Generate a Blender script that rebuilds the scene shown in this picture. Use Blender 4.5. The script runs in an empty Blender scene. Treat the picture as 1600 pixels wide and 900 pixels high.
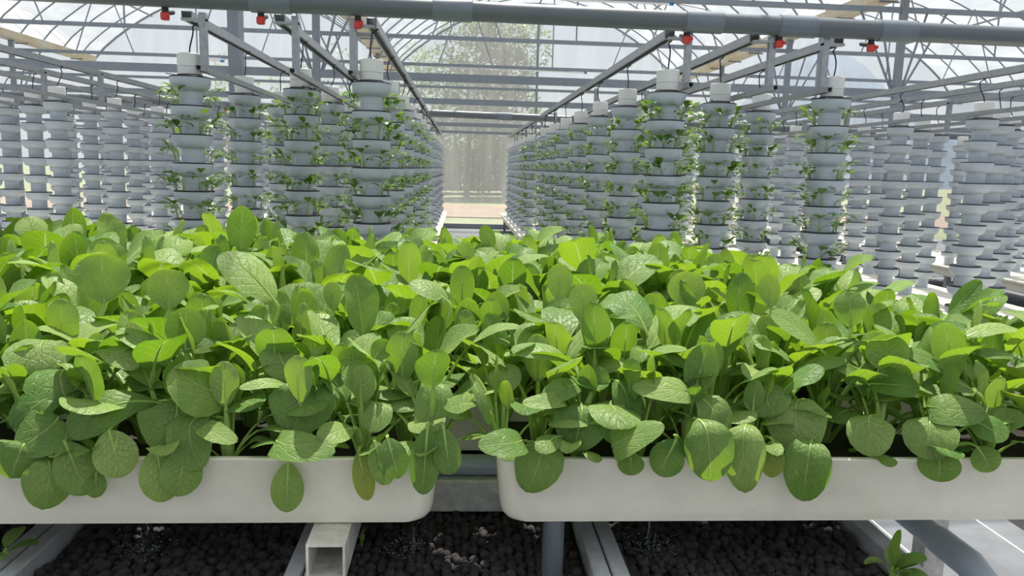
import bpy, math, random
from mathutils import Vector, Matrix
random.seed(11)
C = bpy.context.scene.collection
SC = bpy.context.scene
PI = math.pi

# ------------------------------------------------------------------ camera, sky, sun, exposure
AX = Vector((0.99753506, -0.01636461, 0.06823485))     # world X, Y, Z axes seen in camera space (right, up, forward)
AY = Vector((-0.06490286, 0.15445237, 0.98586616))
AZ = Vector((0.02667235, 0.9878647, -0.15300954))
CAM = Vector((0, 0, 1.5))
cam = bpy.data.objects.new('camera', bpy.data.cameras.new('camera'))
C.objects.link(cam)
cam.data.sensor_width = 36.0
cam.data.lens = 36.0 * 1200 / 1600
cam.data.clip_start = 0.05
cam.data.clip_end = 2000
cam.matrix_world = Matrix(((AX.x, AX.y, -AX.z, CAM.x), (AY.x, AY.y, -AY.z, CAM.y), (AZ.x, AZ.y, -AZ.z, CAM.z), (0, 0, 0, 1)))
SC.camera = cam

SUN_EL, SUN_AZ = math.radians(67), math.radians(8)      # azimuth measured from +Y (straight ahead) to the right
w = bpy.data.worlds.new('sky')
SC.world = w
w.use_nodes = True
nt = w.node_tree
bg = nt.nodes['Background']
sky = nt.nodes.new('ShaderNodeTexSky')
sky.sky_type = 'NISHITA'
sky.sun_disc = False
sky.sun_elevation = SUN_EL
sky.sun_rotation = SUN_AZ
sky.air_density = 1.3
sky.dust_density = 1.0
sky.ozone_density = 1.5
cn = nt.nodes.new('ShaderNodeTexNoise')                  # thin bright cloud over the whole dome
cn.inputs['Scale'].default_value = 2.2
cn.inputs['Detail'].default_value = 5
tc = nt.nodes.new('ShaderNodeTexCoord')
nt.links.new(tc.outputs['Generated'], cn.inputs['Vector'])
cr = nt.nodes.new('ShaderNodeMapRange')
cr.inputs[1].default_value = 0.3; cr.inputs[2].default_value = 0.7
cr.inputs[3].default_value = 0.6; cr.inputs[4].default_value = 0.95
nt.links.new(cn.outputs['Fac'], cr.inputs[0])
mx = nt.nodes.new('ShaderNodeMixRGB')
mx.inputs[2].default_value = (7.4, 8.0, 9.0, 1)
nt.links.new(cr.outputs[0], mx.inputs[0])
nt.links.new(sky.outputs[0], mx.inputs[1])
nt.links.new(mx.outputs[0], bg.inputs[0])
bg.inputs[1].default_value = 0.13
sun = bpy.data.objects.new('sun', bpy.data.lights.new('sun', 'SUN'))
C.objects.link(sun)
sun.data.energy = 17.5
sun.data.angle = math.radians(0.8)
sun.data.color = (1.0, 0.95, 0.84)
sd = Vector((math.sin(SUN_AZ) * math.cos(SUN_EL), math.cos(SUN_AZ) * math.cos(SUN_EL), math.sin(SUN_EL)))
sun.rotation_euler = sd.to_track_quat('Z', 'Y').to_euler()
sun.location = sd * 60
SC.view_settings.view_transform = 'Standard'
SC.view_settings.look = 'None'
SC.view_settings.gamma = 1
SC.view_settings.exposure = -0.72
SC.cycles.max_bounces = 10
SC.cycles.transparent_max_bounces = 12
SC.cycles.transmission_bounces = 6
SC.cycles.diffuse_bounces = 4

# ------------------------------------------------------------------ helpers
def tag(o, label=None, cat=None, group=None, kind=None):
    if label: o['label'] = label
    if cat: o['category'] = cat
    if group: o['group'] = group
    if kind: o['kind'] = kind
    return o
def link(name, data, parent=None, loc=None, rot=None):
    o = bpy.data.objects.new(name, data)
    C.objects.link(o)
    if parent: o.parent = parent
    if loc is not None: o.location = loc
    if rot is not None: o.rotation_euler = rot
    return o
def empty(name, loc=(0, 0, 0), rz=0.0):
    o = link(name, None, None, loc, (0, 0, rz))
    o.empty_display_size = 0.05
    return o
def basis(d):
    d = d.normalized()
    a = Vector((0, 0, 1)) if abs(d.z) < 0.9 else Vector((1, 0, 0))
    s = d.cross(a).normalized()
    return s, s.cross(d).normalized()
class MB:
    def __init__(s): s.v = []; s.f = []; s.m = []; s.uv = []
    def add(s, vs, fs, mi=0, uvs=None):
        b = len(s.v)
        s.v += [tuple(x) for x in vs]
        s.f += [tuple(i + b for i in f) for f in fs]
        s.m += [mi] * len(fs)
        s.uv += (uvs if uvs else [(0.0, 0.0)] * len(vs))
        return s
    def box(s, x0, y0, z0, x1, y1, z1, mi=0, bev=0.0):
        if bev <= 0:
            vs = [(x, y, z) for z in (z0, z1) for y in (y0, y1) for x in (x0, x1)]
            return s.add(vs, [(0, 2, 3, 1), (4, 5, 7, 6), (0, 1, 5, 4), (2, 6, 7, 3), (0, 4, 6, 2), (1, 3, 7, 5)], mi)
        b = bev
        rings = []
        for z, k in ((z0, b), (z0 + b, 0), (z1 - b, 0), (z1, b)):
            r = [(x0 + k + (b if k == 0 else 0), y0 + k), (x1 - k - (b if k == 0 else 0), y0 + k), (x1 - k, y0 + k + (b if k == 0 else 0)), (x1 - k, y1 - k - (b if k == 0 else 0)),
                 (x1 - k - (b if k == 0 else 0), y1 - k), (x0 + k + (b if k == 0 else 0), y1 - k), (x0 + k, y1 - k - (b if k == 0 else 0)), (x0 + k, y0 + k + (b if k == 0 else 0))]
            rings.append([(p[0], p[1], z) for p in r])
        return s.loft(rings, mi, True, True)
    def loft(s, rings, mi=0, cap0=False, cap1=False, closed=True):
        n = len(rings[0]); vs = [p for r in rings for p in r]; fs = []
        for i in range(len(rings) - 1):
            for j in range(n if closed else n - 1):
                k = (j + 1) % n
                fs.append((i * n + j, i * n + k, (i + 1) * n + k, (i + 1) * n + j))
        if cap0: fs.append(tuple(range(n))[::-1])
        if cap1: fs.append(tuple((len(rings) - 1) * n + j for j in range(n)))
        return s.add(vs, fs, mi)
    def bar(s, a, b, wd, h=None, mi=0, up=None):          # rectangular bar from a to b
        a = Vector(a); b = Vector(b); h = wd if h is None else h
        s1, u1 = basis(b - a)
        s1 *= wd / 2; u1 *= h / 2
        return s.loft([[p - s1 - u1, p + s1 - u1, p + s1 + u1, p - s1 + u1] for p in (a, b)], mi, True, True)
    def tube(s, pts, r, n=10, mi=0, cap=True):
        pts = [Vector(p) for p in pts]; rr = r if isinstance(r, (list, tuple)) else [r] * len(pts)
        rings = []; ps = None
        for i, p in enumerate(pts):
            d = (pts[min(i + 1, len(pts) - 1)] - pts[max(i - 1, 0)]).normalized()
            if ps is None: s1, u1 = basis(d)
            else:
                s1 = (ps - d * ps.dot(d)).normalized(); u1 = s1.cross(d)
            ps = s1
            rings.append([p + (s1 * math.cos(2 * PI * k / n) + u1 * math.sin(2 * PI * k / n)) * rr[i] for k in range(n)])
        return s.loft(rings, mi, cap, cap)
    def lathe(s, prof, n=24, mi=0, org=(0, 0, 0), cap0=False, cap1=False):
        o = Vector(org)
        return s.loft([[o + Vector((r * math.cos(2 * PI * k / n), r * math.sin(2 * PI * k / n), z)) for k in range(n)] for r, z in prof], mi, cap0, cap1)
    def mesh(s, name, mats, smooth=True, uv=False):
        me = bpy.data.meshes.new(name)
        me.from_pydata(s.v, [], s.f)
        for m in (mats if isinstance(mats, (list, tuple)) else [mats]): me.materials.append(m)
        if any(s.m): me.polygons.foreach_set('material_index', s.m)
        if uv:
            l = me.uv_layers.new(name='UVMap')
            idx = [0] * len(me.loops); me.loops.foreach_get('vertex_index', idx)
            l.data.foreach_set('uv', [c for i in idx for c in s.uv[i]])
        me.polygons.foreach_set('use_smooth', [bool(smooth)] * len(me.polygons))
        me.update()
        if smooth:
            try: me.set_sharp_from_angle(angle=math.radians(40))
            except Exception: pass
        return me
    def build(s, name, mats, parent=None, loc=None, smooth=True, uv=False):
        return link(name, s.mesh(name, mats, smooth, uv), parent, loc)
def ray(px, py):                                          # where a pixel of the photograph looks, in world space
    c = Vector(((px - 800) / 1200, -(py - 450) / 1200, 1.0))
    return Vector((AX.dot(c), AY.dot(c), AZ.dot(c)))
def at(px, py, Y):
    r = ray(px, py)
    return CAM + r * (Y / r.y)
def at_z(px, py, z):
    r = ray(px, py)
    return CAM + r * ((z - CAM.z) / r.z)
ORD = ['nearest', 'second', 'third', 'fourth', 'fifth', 'sixth', 'seventh', 'eighth', 'ninth', 'tenth', 'eleventh', 'twelfth', 'thirteenth', 'fourteenth', 'fifteenth', 'sixteenth', 'seventeenth', 'eighteenth', 'nineteenth', 'twentieth', 'twenty-first', 'twenty-second', 'twenty-third', 'twenty-fourth', 'twenty-fifth']

# ------------------------------------------------------------------ materials
def mat(name, col, rough=0.5, metal=0.0, spec=0.5, var=0.0, vscale=20.0, bump=0.0, bscale=60.0, col2=None, objvar=0.0):
    m = bpy.data.materials.new(name); m.use_nodes = True
    t = m.node_tree; p = t.nodes['Principled BSDF']
    p.inputs['Base Color'].default_value = (*col, 1); p.inputs['Roughness'].default_value = rough
    p.inputs['Metallic'].default_value = metal; p.inputs['Specular IOR Level'].default_value = spec
    if var or col2 or bump:
        tcn = t.nodes.new('ShaderNodeTexCoord')
        n = t.nodes.new('ShaderNodeTexNoise'); n.inputs['Scale'].default_value = vscale; n.inputs['Detail'].default_value = 6; n.inputs['Roughness'].default_value = 0.65
        t.links.new(tcn.outputs['Object'], n.inputs['Vector'])
        if var or col2:
            r = t.nodes.new('ShaderNodeValToRGB')
            c2 = col2 or tuple(c * (1 - var) for c in col)
            r.color_ramp.elements[0].position = 0.35; r.color_ramp.elements[1].position = 0.65
            r.color_ramp.elements[0].color = (*c2, 1); r.color_ramp.elements[1].color = (*col, 1)
            t.links.new(n.outputs['Fac'], r.inputs[0]); t.links.new(r.outputs[0], p.inputs['Base Color'])
        if bump:
            n2 = t.nodes.new('ShaderNodeTexNoise'); n2.inputs['Scale'].default_value = bscale; n2.inputs['Detail'].default_value = 4
            t.links.new(tcn.outputs['Object'], n2.inputs['Vector'])
            b = t.nodes.new('ShaderNodeBump'); b.inputs['Strength'].default_value = bump; b.inputs['Distance'].default_value = 0.01
            t.links.new(n2.outputs['Fac'], b.inputs['Height']); t.links.new(b.outputs[0], p.inputs['Normal'])
    return m
def leaf_mat(name, c_lo, c_hi, t_lo, t_hi, vein, tfac=0.42, rough=0.42, veins=True):
    m = bpy.data.materials.new(name); m.use_nodes = True
    t = m.node_tree; N = t.nodes; L = t.links
    p = N['Principled BSDF']; out = N['Material Output']
    p.inputs['Roughness'].default_value = rough; p.inputs['Specular IOR Level'].default_value = 0.32
    oi = N.new('ShaderNodeObjectInfo'); tcn = N.new('ShaderNodeTexCoord')
    ns = N.new('ShaderNodeTexNoise'); ns.inputs['Scale'].default_value = 14; ns.inputs['Detail'].default_value = 4
    L.new(tcn.outputs['Object'], ns.inputs['Vector'])
    ad = N.new('ShaderNodeMath'); ad.operation = 'MULTIPLY_ADD'; ad.inputs[1].default_value = 0.7
    L.new(oi.outputs['Random'], ad.inputs[0])
    sb = N.new('ShaderNodeMath'); sb.operation = 'MULTIPLY_ADD'; sb.inputs[1].default_value = 0.9; sb.inputs[2].default_value = -0.3
    L.new(ns.outputs['Fac'], sb.inputs[0]); L.new(sb.outputs[0], ad.inputs[2])
    def mixc(f, a, b):
        x = N.new('ShaderNodeMixRGB'); x.use_clamp = True
        if isinstance(f, float): x.inputs[0].default_value = f
        else: L.new(f, x.inputs[0])
        for i, c in ((1, a), (2, b)):
            if isinstance(c, tuple): x.inputs[i].default_value = (*c, 1)
            else: L.new(c, x.inputs[i])
        return x.outputs[0]
    base = mixc(ad.outputs[0], c_lo, c_hi); tr = mixc(ad.outputs[0], t_lo, t_hi)
    if veins:
        uv = N.new('ShaderNodeSeparateXYZ'); L.new(tcn.outputs['UV'], uv.inputs[0])
        def M(op, a, b=None, c=None):
            x = N.new('ShaderNodeMath'); x.operation = op
            for i, q in enumerate((a, b, c)):
                if q is None: continue
                if isinstance(q, (int, float)): x.inputs[i].default_value = q
                else: L.new(q, x.inputs[i])
            return x.outputs[0]
        u = M('ABSOLUTE', M('MULTIPLY_ADD', uv.outputs[0], 2.0, -1.0)); v = uv.outputs[1]
        rib = M('SUBTRACT', 1.0, M('SMOOTH_MIN', M('DIVIDE', u, M('MULTIPLY_ADD', v, -0.07, 0.1)), 1.0, 0.2))
        nv = N.new('ShaderNodeTexNoise'); nv.inputs['Scale'].default_value = 3; L.new(tcn.outputs['UV'], nv.inputs['Vector'])
        ph = M('ADD', M('SUBTRACT', v, M('MULTIPLY', M('POWER', u, 0.75), 0.34)), M('MULTIPLY', nv.outputs['Fac'], 0.12))
        fr = M('ABSOLUTE', M('SUBTRACT', M('FRACT', M('MULTIPLY', ph, 6.5)), 0.5))
        lat = M('MULTIPLY', M('SUBTRACT', 1.0, M('MINIMUM', M('DIVIDE', fr, 0.09), 1.0)), M('SUBTRACT', 1.0, u))
        vn = N.new('ShaderNodeTexVoronoi'); vn.feature = 'DISTANCE_TO_EDGE'; vn.inputs['Scale'].default_value = 11; L.new(tcn.outputs['UV'], vn.inputs['Vector'])
        net = M('SUBTRACT', 1.0, M('MINIMUM', M('DIVIDE', vn.outputs['Distance'], 0.06), 1.0))
        vf = M('MINIMUM', M('ADD', M('ADD', M('MULTIPLY', rib, 0.9), M('MULTIPLY', lat, 0.55)), M('MULTIPLY', net, 0.07)), 1.0)
        base = mixc(vf, base, vein); tr = mixc(M('MULTIPLY', vf, 0.7), tr, tuple(c * 1.1 for c in vein))
        bp = N.new('ShaderNodeBump'); bp.inputs['Strength'].default_value = 0.75; bp.inputs['Distance'].default_value = 0.005
        L.new(M('ADD', M('MULTIPLY', M('ADD', lat, rib), -0.7), M('ADD', M('MULTIPLY', net, -0.2), M('MULTIPLY', ns.outputs['Fac'], 1.2))), bp.inputs['Height'])
        L.new(bp.outputs[0], p.inputs['Normal'])
    L.new(base, p.inputs['Base Color'])
    tb = N.new('ShaderNodeBsdfTranslucent'); L.new(tr, tb.inputs['Color'])
    mxs = N.new('ShaderNodeMixShader'); mxs.inputs[0].default_value = tfac
    L.new(p.outputs[0], mxs.inputs[1]); L.new(tb.outputs[0], mxs.inputs[2]); L.new(mxs.outputs[0], out.inputs['Surface'])
    return m
def film_mat(name, lo, hi, col=(0.9, 0.92, 0.95), stretch=(1, 1, 1)):
    m = bpy.data.materials.new(name); m.use_nodes = True
    t = m.node_tree; N = t.nodes; L = t.links; N.remove(N['Principled BSDF'])
    tp = N.new('ShaderNodeBsdfTransparent'); df = N.new('ShaderNodeBsdfDiffuse'); tl = N.new('ShaderNodeBsdfTranslucent'); gl = N.new('ShaderNodeBsdfGlossy')
    tp.inputs[0].default_value = (0.97, 0.98, 1, 1)
    for x in (df, tl): x.inputs[0].default_value = (*col, 1)
    gl.inputs['Roughness'].default_value = 0.12
    a = N.new('ShaderNodeMixShader'); a.inputs[0].default_value = 0.6; L.new(df.outputs[0], a.inputs[1]); L.new(tl.outputs[0], a.inputs[2])
    tcn = N.new('ShaderNodeTexCoord'); mp = N.new('ShaderNodeMapping'); mp.inputs['Scale'].default_value = stretch
    L.new(tcn.outputs['Object'], mp.inputs[0])
    n = N.new('ShaderNodeTexNoise'); n.inputs['Scale'].default_value = 1.5; n.inputs['Detail'].default_value = 5; L.new(mp.outputs[0], n.inputs['Vector'])
    r = N.new('ShaderNodeMapRange'); r.inputs[1].default_value = 0.3; r.inputs[2].default_value = 0.7; r.inputs[3].default_value = lo; r.inputs[4].default_value = hi
    L.new(n.outputs['Fac'], r.inputs[0])
    b = N.new('ShaderNodeMixShader'); L.new(r.outputs[0], b.inputs[0]); L.new(tp.outputs[0], b.inputs[1]); L.new(a.outputs[0], b.inputs[2])
    bp = N.new('ShaderNodeBump'); bp.inputs['Strength'].default_value = 0.6; bp.inputs['Distance'].default_value = 0.1
    L.new(n.outputs['Fac'], bp.inputs['Height']); L.new(bp.outputs[0], gl.inputs['Normal'])
    lw = N.new('ShaderNodeLayerWeight'); lw.inputs[0].default_value = 0.25
    fm = N.new('ShaderNodeMath'); fm.operation = 'MULTIPLY'; fm.inputs[1].default_value = 0.1; L.new(lw.outputs['Fresnel'], fm.inputs[0])
    c = N.new('ShaderNodeMixShader'); L.new(fm.outputs[0], c.inputs[0]); L.new(b.outputs[0], c.inputs[1]); L.new(gl.outputs[0], c.inputs[2])
    L.new(c.outputs[0], N['Material Output'].inputs['Surface'])
    return m
LEAF = leaf_mat('bok_choy_leaf', (0.080, 0.205, 0.032), (0.375, 0.505, 0.16), (0.16, 0.34, 0.008), (0.35, 0.54, 0.015), (0.56, 0.64, 0.27), 0.38, 0.48)
LEAFY = leaf_mat('yellowing_leaf', (0.19, 0.30, 0.06), (0.30, 0.36, 0.09), (0.5, 0.6, 0.04), (0.7, 0.65, 0.08), (0.5, 0.52, 0.24))
STALK = leaf_mat('leaf_stalk', (0.30, 0.46, 0.10), (0.42, 0.58, 0.17), (0.5, 0.7, 0.1), (0.6, 0.75, 0.15), (0.5, 0.6, 0.3), 0.3, 0.35, False)
SEED = leaf_mat('seedling_leaf', (0.04, 0.105, 0.03), (0.10, 0.20, 0.055), (0.10, 0.23, 0.015), (0.24, 0.42, 0.03), (0.3, 0.5, 0.2), 0.35, 0.35, False)
TREE = leaf_mat('tree_leaf', (0.035, 0.075, 0.025), (0.08, 0.13, 0.045), (0.15, 0.3, 0.03), (0.25, 0.4, 0.05), (0.2, 0.3, 0.1), 0.3, 0.5, False)
TROUGH = mat('white_trough_plastic', (0.88, 0.835, 0.70), 0.42, var=0.10, vscale=7, bump=0.08, bscale=30)
def scuff(m, col, scale, lo, hi):                          # small dark scuffs and dirt specks of their own shape
    t = m.node_tree; p = t.nodes['Principled BSDF']; src = p.inputs['Base Color'].links[0].from_socket
    tcn = t.nodes.new('ShaderNodeTexCoord'); mp = t.nodes.new('ShaderNodeMapping'); mp.inputs['Scale'].default_value = (1, 1, 1.8)
    n = t.nodes.new('ShaderNodeTexNoise'); n.inputs['Scale'].default_value = scale; n.inputs['Detail'].default_value = 7; n.inputs['Roughness'].default_value = .7
    r = t.nodes.new('ShaderNodeMapRange'); r.inputs[1].default_value = lo; r.inputs[2].default_value = hi; r.inputs[4].default_value = 0.65
    x = t.nodes.new('ShaderNodeMixRGB'); x.inputs[2].default_value = (*col, 1)
    L = t.links.new
    L(tcn.outputs['Object'], mp.inputs[0]); L(mp.outputs[0], n.inputs['Vector']); L(n.outputs['Fac'], r.inputs[0]); L(r.outputs[0], x.inputs[0]); L(src, x.inputs[1]); L(x.outputs[0], p.inputs['Base Color'])
scuff(TROUGH, (0.40, 0.36, 0.28), 26, 0.68, 0.74)
TOWER = mat('tower_plastic', (0.47, 0.525, 0.595), 0.38, var=0.04, vscale=9)
CAPM = mat('tower_cap_plastic', (0.72, 0.73, 0.72), 0.45)
BLACK = mat('black_rubber', (0.012, 0.013, 0.016), 0.55)
GALV = mat('galvanised_steel', (0.40, 0.42, 0.445), 0.38, 0.7, var=0.22, vscale=30, bump=0.1, bscale=120)
STEEL = mat('frame_steel', (0.25, 0.28, 0.32), 0.5, 0.3, var=0.12, vscale=8)
ALU = mat('aluminium_tube', (0.84, 0.81, 0.74), 0.5, 0.12, var=0.35, vscale=25, bump=0.15, bscale=90)
PVC = mat('grey_pvc', (0.125, 0.145, 0.165), 0.38, var=0.08, vscale=6)
PVCM = mat('coupling_pvc', (0.17, 0.20, 0.24), 0.35, var=0.1, vscale=10)
PVCL = mat('light_grey_pvc', (0.46, 0.52, 0.59), 0.35, var=0.1, vscale=10)
CONC = mat('bed_board', (0.56, 0.58, 0.60), 0.7, var=0.25, vscale=14, bump=0.2, bscale=70)
PEB = mat('clay_pebble', (0.075, 0.066, 0.068), 0.85, var=0.45, vscale=30, bump=0.8, bscale=400)
SOIL = mat('dark_substrate', (0.03, 0.024, 0.018), 0.95, var=0.5, vscale=40, bump=0.6, bscale=100)
RED = mat('red_valve_plastic', (0.62, 0.045, 0.035), 0.4)
GUT = mat('gutter_underside', (0.66, 0.63, 0.56), 0.6, var=0.35, vscale=1.2, col2=(0.55, 0.42, 0.26))
MATF = mat('weed_mat_fabric', (0.175, 0.185, 0.205), 0.8, var=0.25, vscale=5, bump=0.3, bscale=300)
WHITE = mat('white_paint', (0.86, 0.87, 0.88), 0.5)
BLUE = mat('blue_plastic', (0.03, 0.2, 0.5), 0.4)
GRASS = mat('field_grass', (0.12, 0.155, 0.055), 0.9, col2=(0.20, 0.20, 0.10), vscale=0.6)
DIRT = mat('bare_field_soil', (0.24, 0.165, 0.115), 0.95, var=0.3, vscale=0.8)
HILL = mat('hazy_wooded_hillside', (0.09, 0.145, 0.23), 0.95, var=0.3, vscale=0.08)  # blue of the distance haze is mixed into the hill's base colour
BARK = mat('tree_bark', (0.10, 0.075, 0.05), 0.9, var=0.4, vscale=10, bump=0.5, bscale=20)
BROWN = mat('withered_brown', (0.32, 0.22, 0.10), 0.8)
ROOF_F = film_mat('roof_film', 0.20, 0.40, stretch=(2.5, 0.6, 1))
WALL_F = film_mat('end_wall_film', 0.22, 0.32, stretch=(3.2, 1, 0.25))
WATER = bpy.data.materials.new('water'); WATER.use_nodes = True
_p = WATER.node_tree.nodes['Principled BSDF']
_p.inputs['Transmission Weight'].default_value = 1.0; _p.inputs['Roughness'].default_value = 0.03; _p.inputs['IOR'].default_value = 1.33
_p.inputs['Base Color'].default_value = (0.85, 0.95, 1, 1)

# ------------------------------------------------------------------ ground and greenhouse shell
GX = (-15.7, -8.7, -1.7, 5.3, 12.3)                       # gutters between the arched spans
COLY = (2.75, 6.05, 9.35, 12.65, 15.95, 19.25)
YB = 19.3
Z_EAVE, Z_LOW, Z_TOP = 3.7, 2.54, 3.52
fl = MB().box(-15.7, -9, -0.2, 12.3, YB, 0.0).build('floor', MATF, smooth=False); tag(fl, 'grey woven weed mat floor with thin white lines', kind='structure')
for x in (-5.4, -2.35, 0.6, 1.845, 2.33, 3.2, 5.0, 7.5):
    MB().box(x - 0.004, -9, 0.0, x + 0.004, YB, 0.0015).build('line', WHITE, fl, smooth=False)
def arch_z(t): return Z_EAVE + 1.75 * math.sin(PI * t) ** 0.8
def arch_pt(x0, t): return (x0 + 7.0 * t, arch_z(t))
for si in range(4):
    x0 = GX[si]
    m = MB(); nx, ny = 28, 40
    vs = [(arch_pt(x0, i / nx)[0], -9 + j * (YB + 9) / ny, arch_pt(x0, i / nx)[1] + 0.03) for j in range(ny + 1) for i in range(nx + 1)]
    m.add(vs, [(j * (nx + 1) + i, j * (nx + 1) + i + 1, (j + 1) * (nx + 1) + i + 1, (j + 1) * (nx + 1) + i) for j in range(ny) for i in range(nx)])
    c = m.build('ceiling', ROOF_F); tag(c, 'clear plastic film over the arched roof of %s span' % ['the far left', 'the left', 'the middle', 'the right'][si], kind='structure')
    me = None
    for k in range(36):
        y = -8.675 + k * 0.825
        if y > YB - 0.05: break
        if me is None:
            a = MB(); a.tube([(arch_pt(x0, i / 24)[0], 0, arch_pt(x0, i / 24)[1]) for i in range(25)], 0.015, 6); me = a.mesh('roof_arch', STEEL)
        link('roof_arch', me, c, (0, y, 0))
    for t in (0.2, 0.5, 0.8):
        px, pz = arch_pt(x0, t)
        MB().bar((px, -9, pz - 0.03), (px, YB, pz - 0.03), 0.03).build('purlin', STEEL, c, smooth=False)
    for t0, t1 in ((0.06, 0.3), (0.94, 0.7)):            # curved wind braces that cross the bows
        for y0 in (7.5, 13.5):
            MB().tube([(arch_pt(x0, t0 + (t1 - t0) * i / 10)[0], y0 + 3.3 * i / 10, arch_pt(x0, t0 + (t1 - t0) * i / 10)[1] - 0.04) for i in range(11)], 0.011, 5).build('wind_brace', STEEL, c)
# end wall
ew = MB()
pts = []
for si in range(4):
    for i in range(20): pts.append(arch_pt(GX[si], i / 20))
pts.append((GX[4], Z_EAVE))
n = len(pts)
nz = 6
ew.add([(p[0], YB, 0.0 + (p[1]) * j / nz) for j in range(nz + 1) for p in pts], [(j * n + i, j * n + i + 1, (j + 1) * n + i + 1, (j + 1) * n + i) for j in range(nz) for i in range(n - 1)])
wb = ew.build('wall_back', WALL_F); tag(wb, 'milky plastic film closing the far end of the greenhouse', kind='structure')
for z, h in ((2.36, 0.06), (2.54, 0.09), (3.42, 0.06), (0.06, 0.12)):
    MB().box(GX[0], YB - 0.09, z - h / 2, GX[4], YB - 0.03, z + h / 2).build('rail', STEEL, wb, smooth=False)
for x in (-12.2, -8.7, -5.2, -1.7, 1.8, 5.3, 8.8):
    MB().box(x - 0.03, YB - 0.15, 0, x + 0.03, YB - 0.1, arch_z(((x - GX[0]) / 7) % 1.0)).build('post', STEEL, wb, smooth=False)
for si in range(4):
    MB().tube([(arch_pt(GX[si], i / 24)[0], YB - 0.06, arch_pt(GX[si], i / 24)[1]) for i in range(25)], 0.025, 6).build('gable_arch', STEEL, wb)
for nm, x, lab in (('wall_left', GX[0], 'left'), ('wall_right', GX[4], 'right')):
    o = MB().add([(x, -9, 0), (x, YB, 0), (x, YB, Z_EAVE), (x, -9, Z_EAVE)], [(0, 1, 2, 3)]).build(nm, WALL_F, smooth=False)
    tag(o, 'plastic film side wall on the %s of the greenhouse' % lab, kind='structure')
# trusses
for ti, y in enumerate(COLY[1:5]):
    for si in (1, 2, 3):
        x0 = GX[si]
        if ti == 0 and si == 2: pass
        t = empty('roof_truss', (x0, y, 0)); tag(t, 'grey steel columns and roof truss', kind='structure')
        P = lambda m_, nm_: m_.build(nm_, STEEL, t, smooth=False)
        if ti > 0: P(MB().box(0.0, -0.03, Z_LOW - 0.045, 7.0, 0.03, Z_LOW + 0.045), 'bottom_chord')
        if ti > 0: P(MB().box(0.0, -0.025, Z_TOP - 0.03, 7.0, 0.025, Z_TOP + 0.03), 'top_chord')
        P(MB().box(-0.04, -0.035, 0, 0.04, 0.035, Z_EAVE), 'column')
        if ti > 0:
            P(MB().tube([(3.5, 0, Z_TOP), (3.5, 0, arch_z(0.5))], 0.014, 6), 'king_post')
            for xa, xb in ((0.0, 0.55), (0.0, 0.3), (7.0, 6.45), (7.0, 6.7)):
                P(MB().tube([(xa + (0.05 if xa == 0 else -0.05), 0, Z_LOW), (xb, 0, Z_TOP)], 0.014, 6), 'brace')
            for xa, xb in ((1.2, 1.75), (2.3, 1.75), (4.7, 5.25), (5.8, 5.25)):
                P(MB().tube([(xa, 0, Z_TOP), (xb, 0, arch_z(xb / 7.0))], 0.012, 6), 'brace')
        if ti == 0:
            for sx in (-0.12, 0.12): P(MB().tube([(sx * 0.3, 0, 3.25), (sx * 2.2, 0, 3.68)], 0.014, 6), 'brace')
for gx, lab in ((-8.7, 'long beige roof gutter above the left side of greenhouse'), (-1.7, 'long beige roof gutter above towers left of the aisle'), (5.3, 'long beige roof gutter above towers on the right')):
    g = MB(); prof = [(-0.16, 0.14), (-0.14, 0.02), (-0.09, 0), (0.09, 0), (0.14, 0.02), (0.16, 0.14), (0.155, 0.14), (0.1, 0.01), (-0.1, 0.01), (-0.155, 0.14)]
    g.loft([[(px_, yy, pz_) for px_, pz_ in prof] for yy in (-8.9, YB - 0.15)], 0, True, True)
    root = empty('roof_gutter', (gx, 0, Z_EAVE + 0.0)); tag(root, lab, 'gutter')
    g.build('channel', GUT, root, smooth=False)
    for k in range(16): MB().box(-0.13, 2 + k * 1.1, -0.02, 0.13, 2.03 + k * 1.1, 0.0).build('strap', STEEL, root, smooth=False)

# ------------------------------------------------------------------ outside, seen hazily through the film
g = MB().add([(-120, YB + 0.1, -0.25), (120, YB + 0.1, -0.25), (120, 140, -0.1), (-120, 140, -0.1)], [(0, 1, 2, 3)]).build('ground_outside', GRASS, smooth=False)
tag(g, 'pale grass field behind the far end of the greenhouse', kind='structure')
g2 = MB().add([(-60, 27, -0.2), (60, 27, -0.2), (60, 36, -0.19), (-60, 36, -0.19)], [(0, 1, 2, 3)]).build('soil_strip', DIRT, smooth=False)
tag(g2, 'bare brown soil strip across the field outside', kind='structure')
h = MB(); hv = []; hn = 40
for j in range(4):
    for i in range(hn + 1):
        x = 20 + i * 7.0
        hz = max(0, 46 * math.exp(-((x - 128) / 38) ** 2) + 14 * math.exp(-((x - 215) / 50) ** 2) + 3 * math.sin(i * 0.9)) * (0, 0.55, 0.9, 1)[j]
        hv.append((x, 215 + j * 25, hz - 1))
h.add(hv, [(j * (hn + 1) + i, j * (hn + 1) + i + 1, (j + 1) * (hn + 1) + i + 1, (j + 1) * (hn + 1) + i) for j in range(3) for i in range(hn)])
tag(h.build('hill', HILL), 'distant haze-tinted blue wooded hill beyond the right of the greenhouse', kind='structure')
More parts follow.
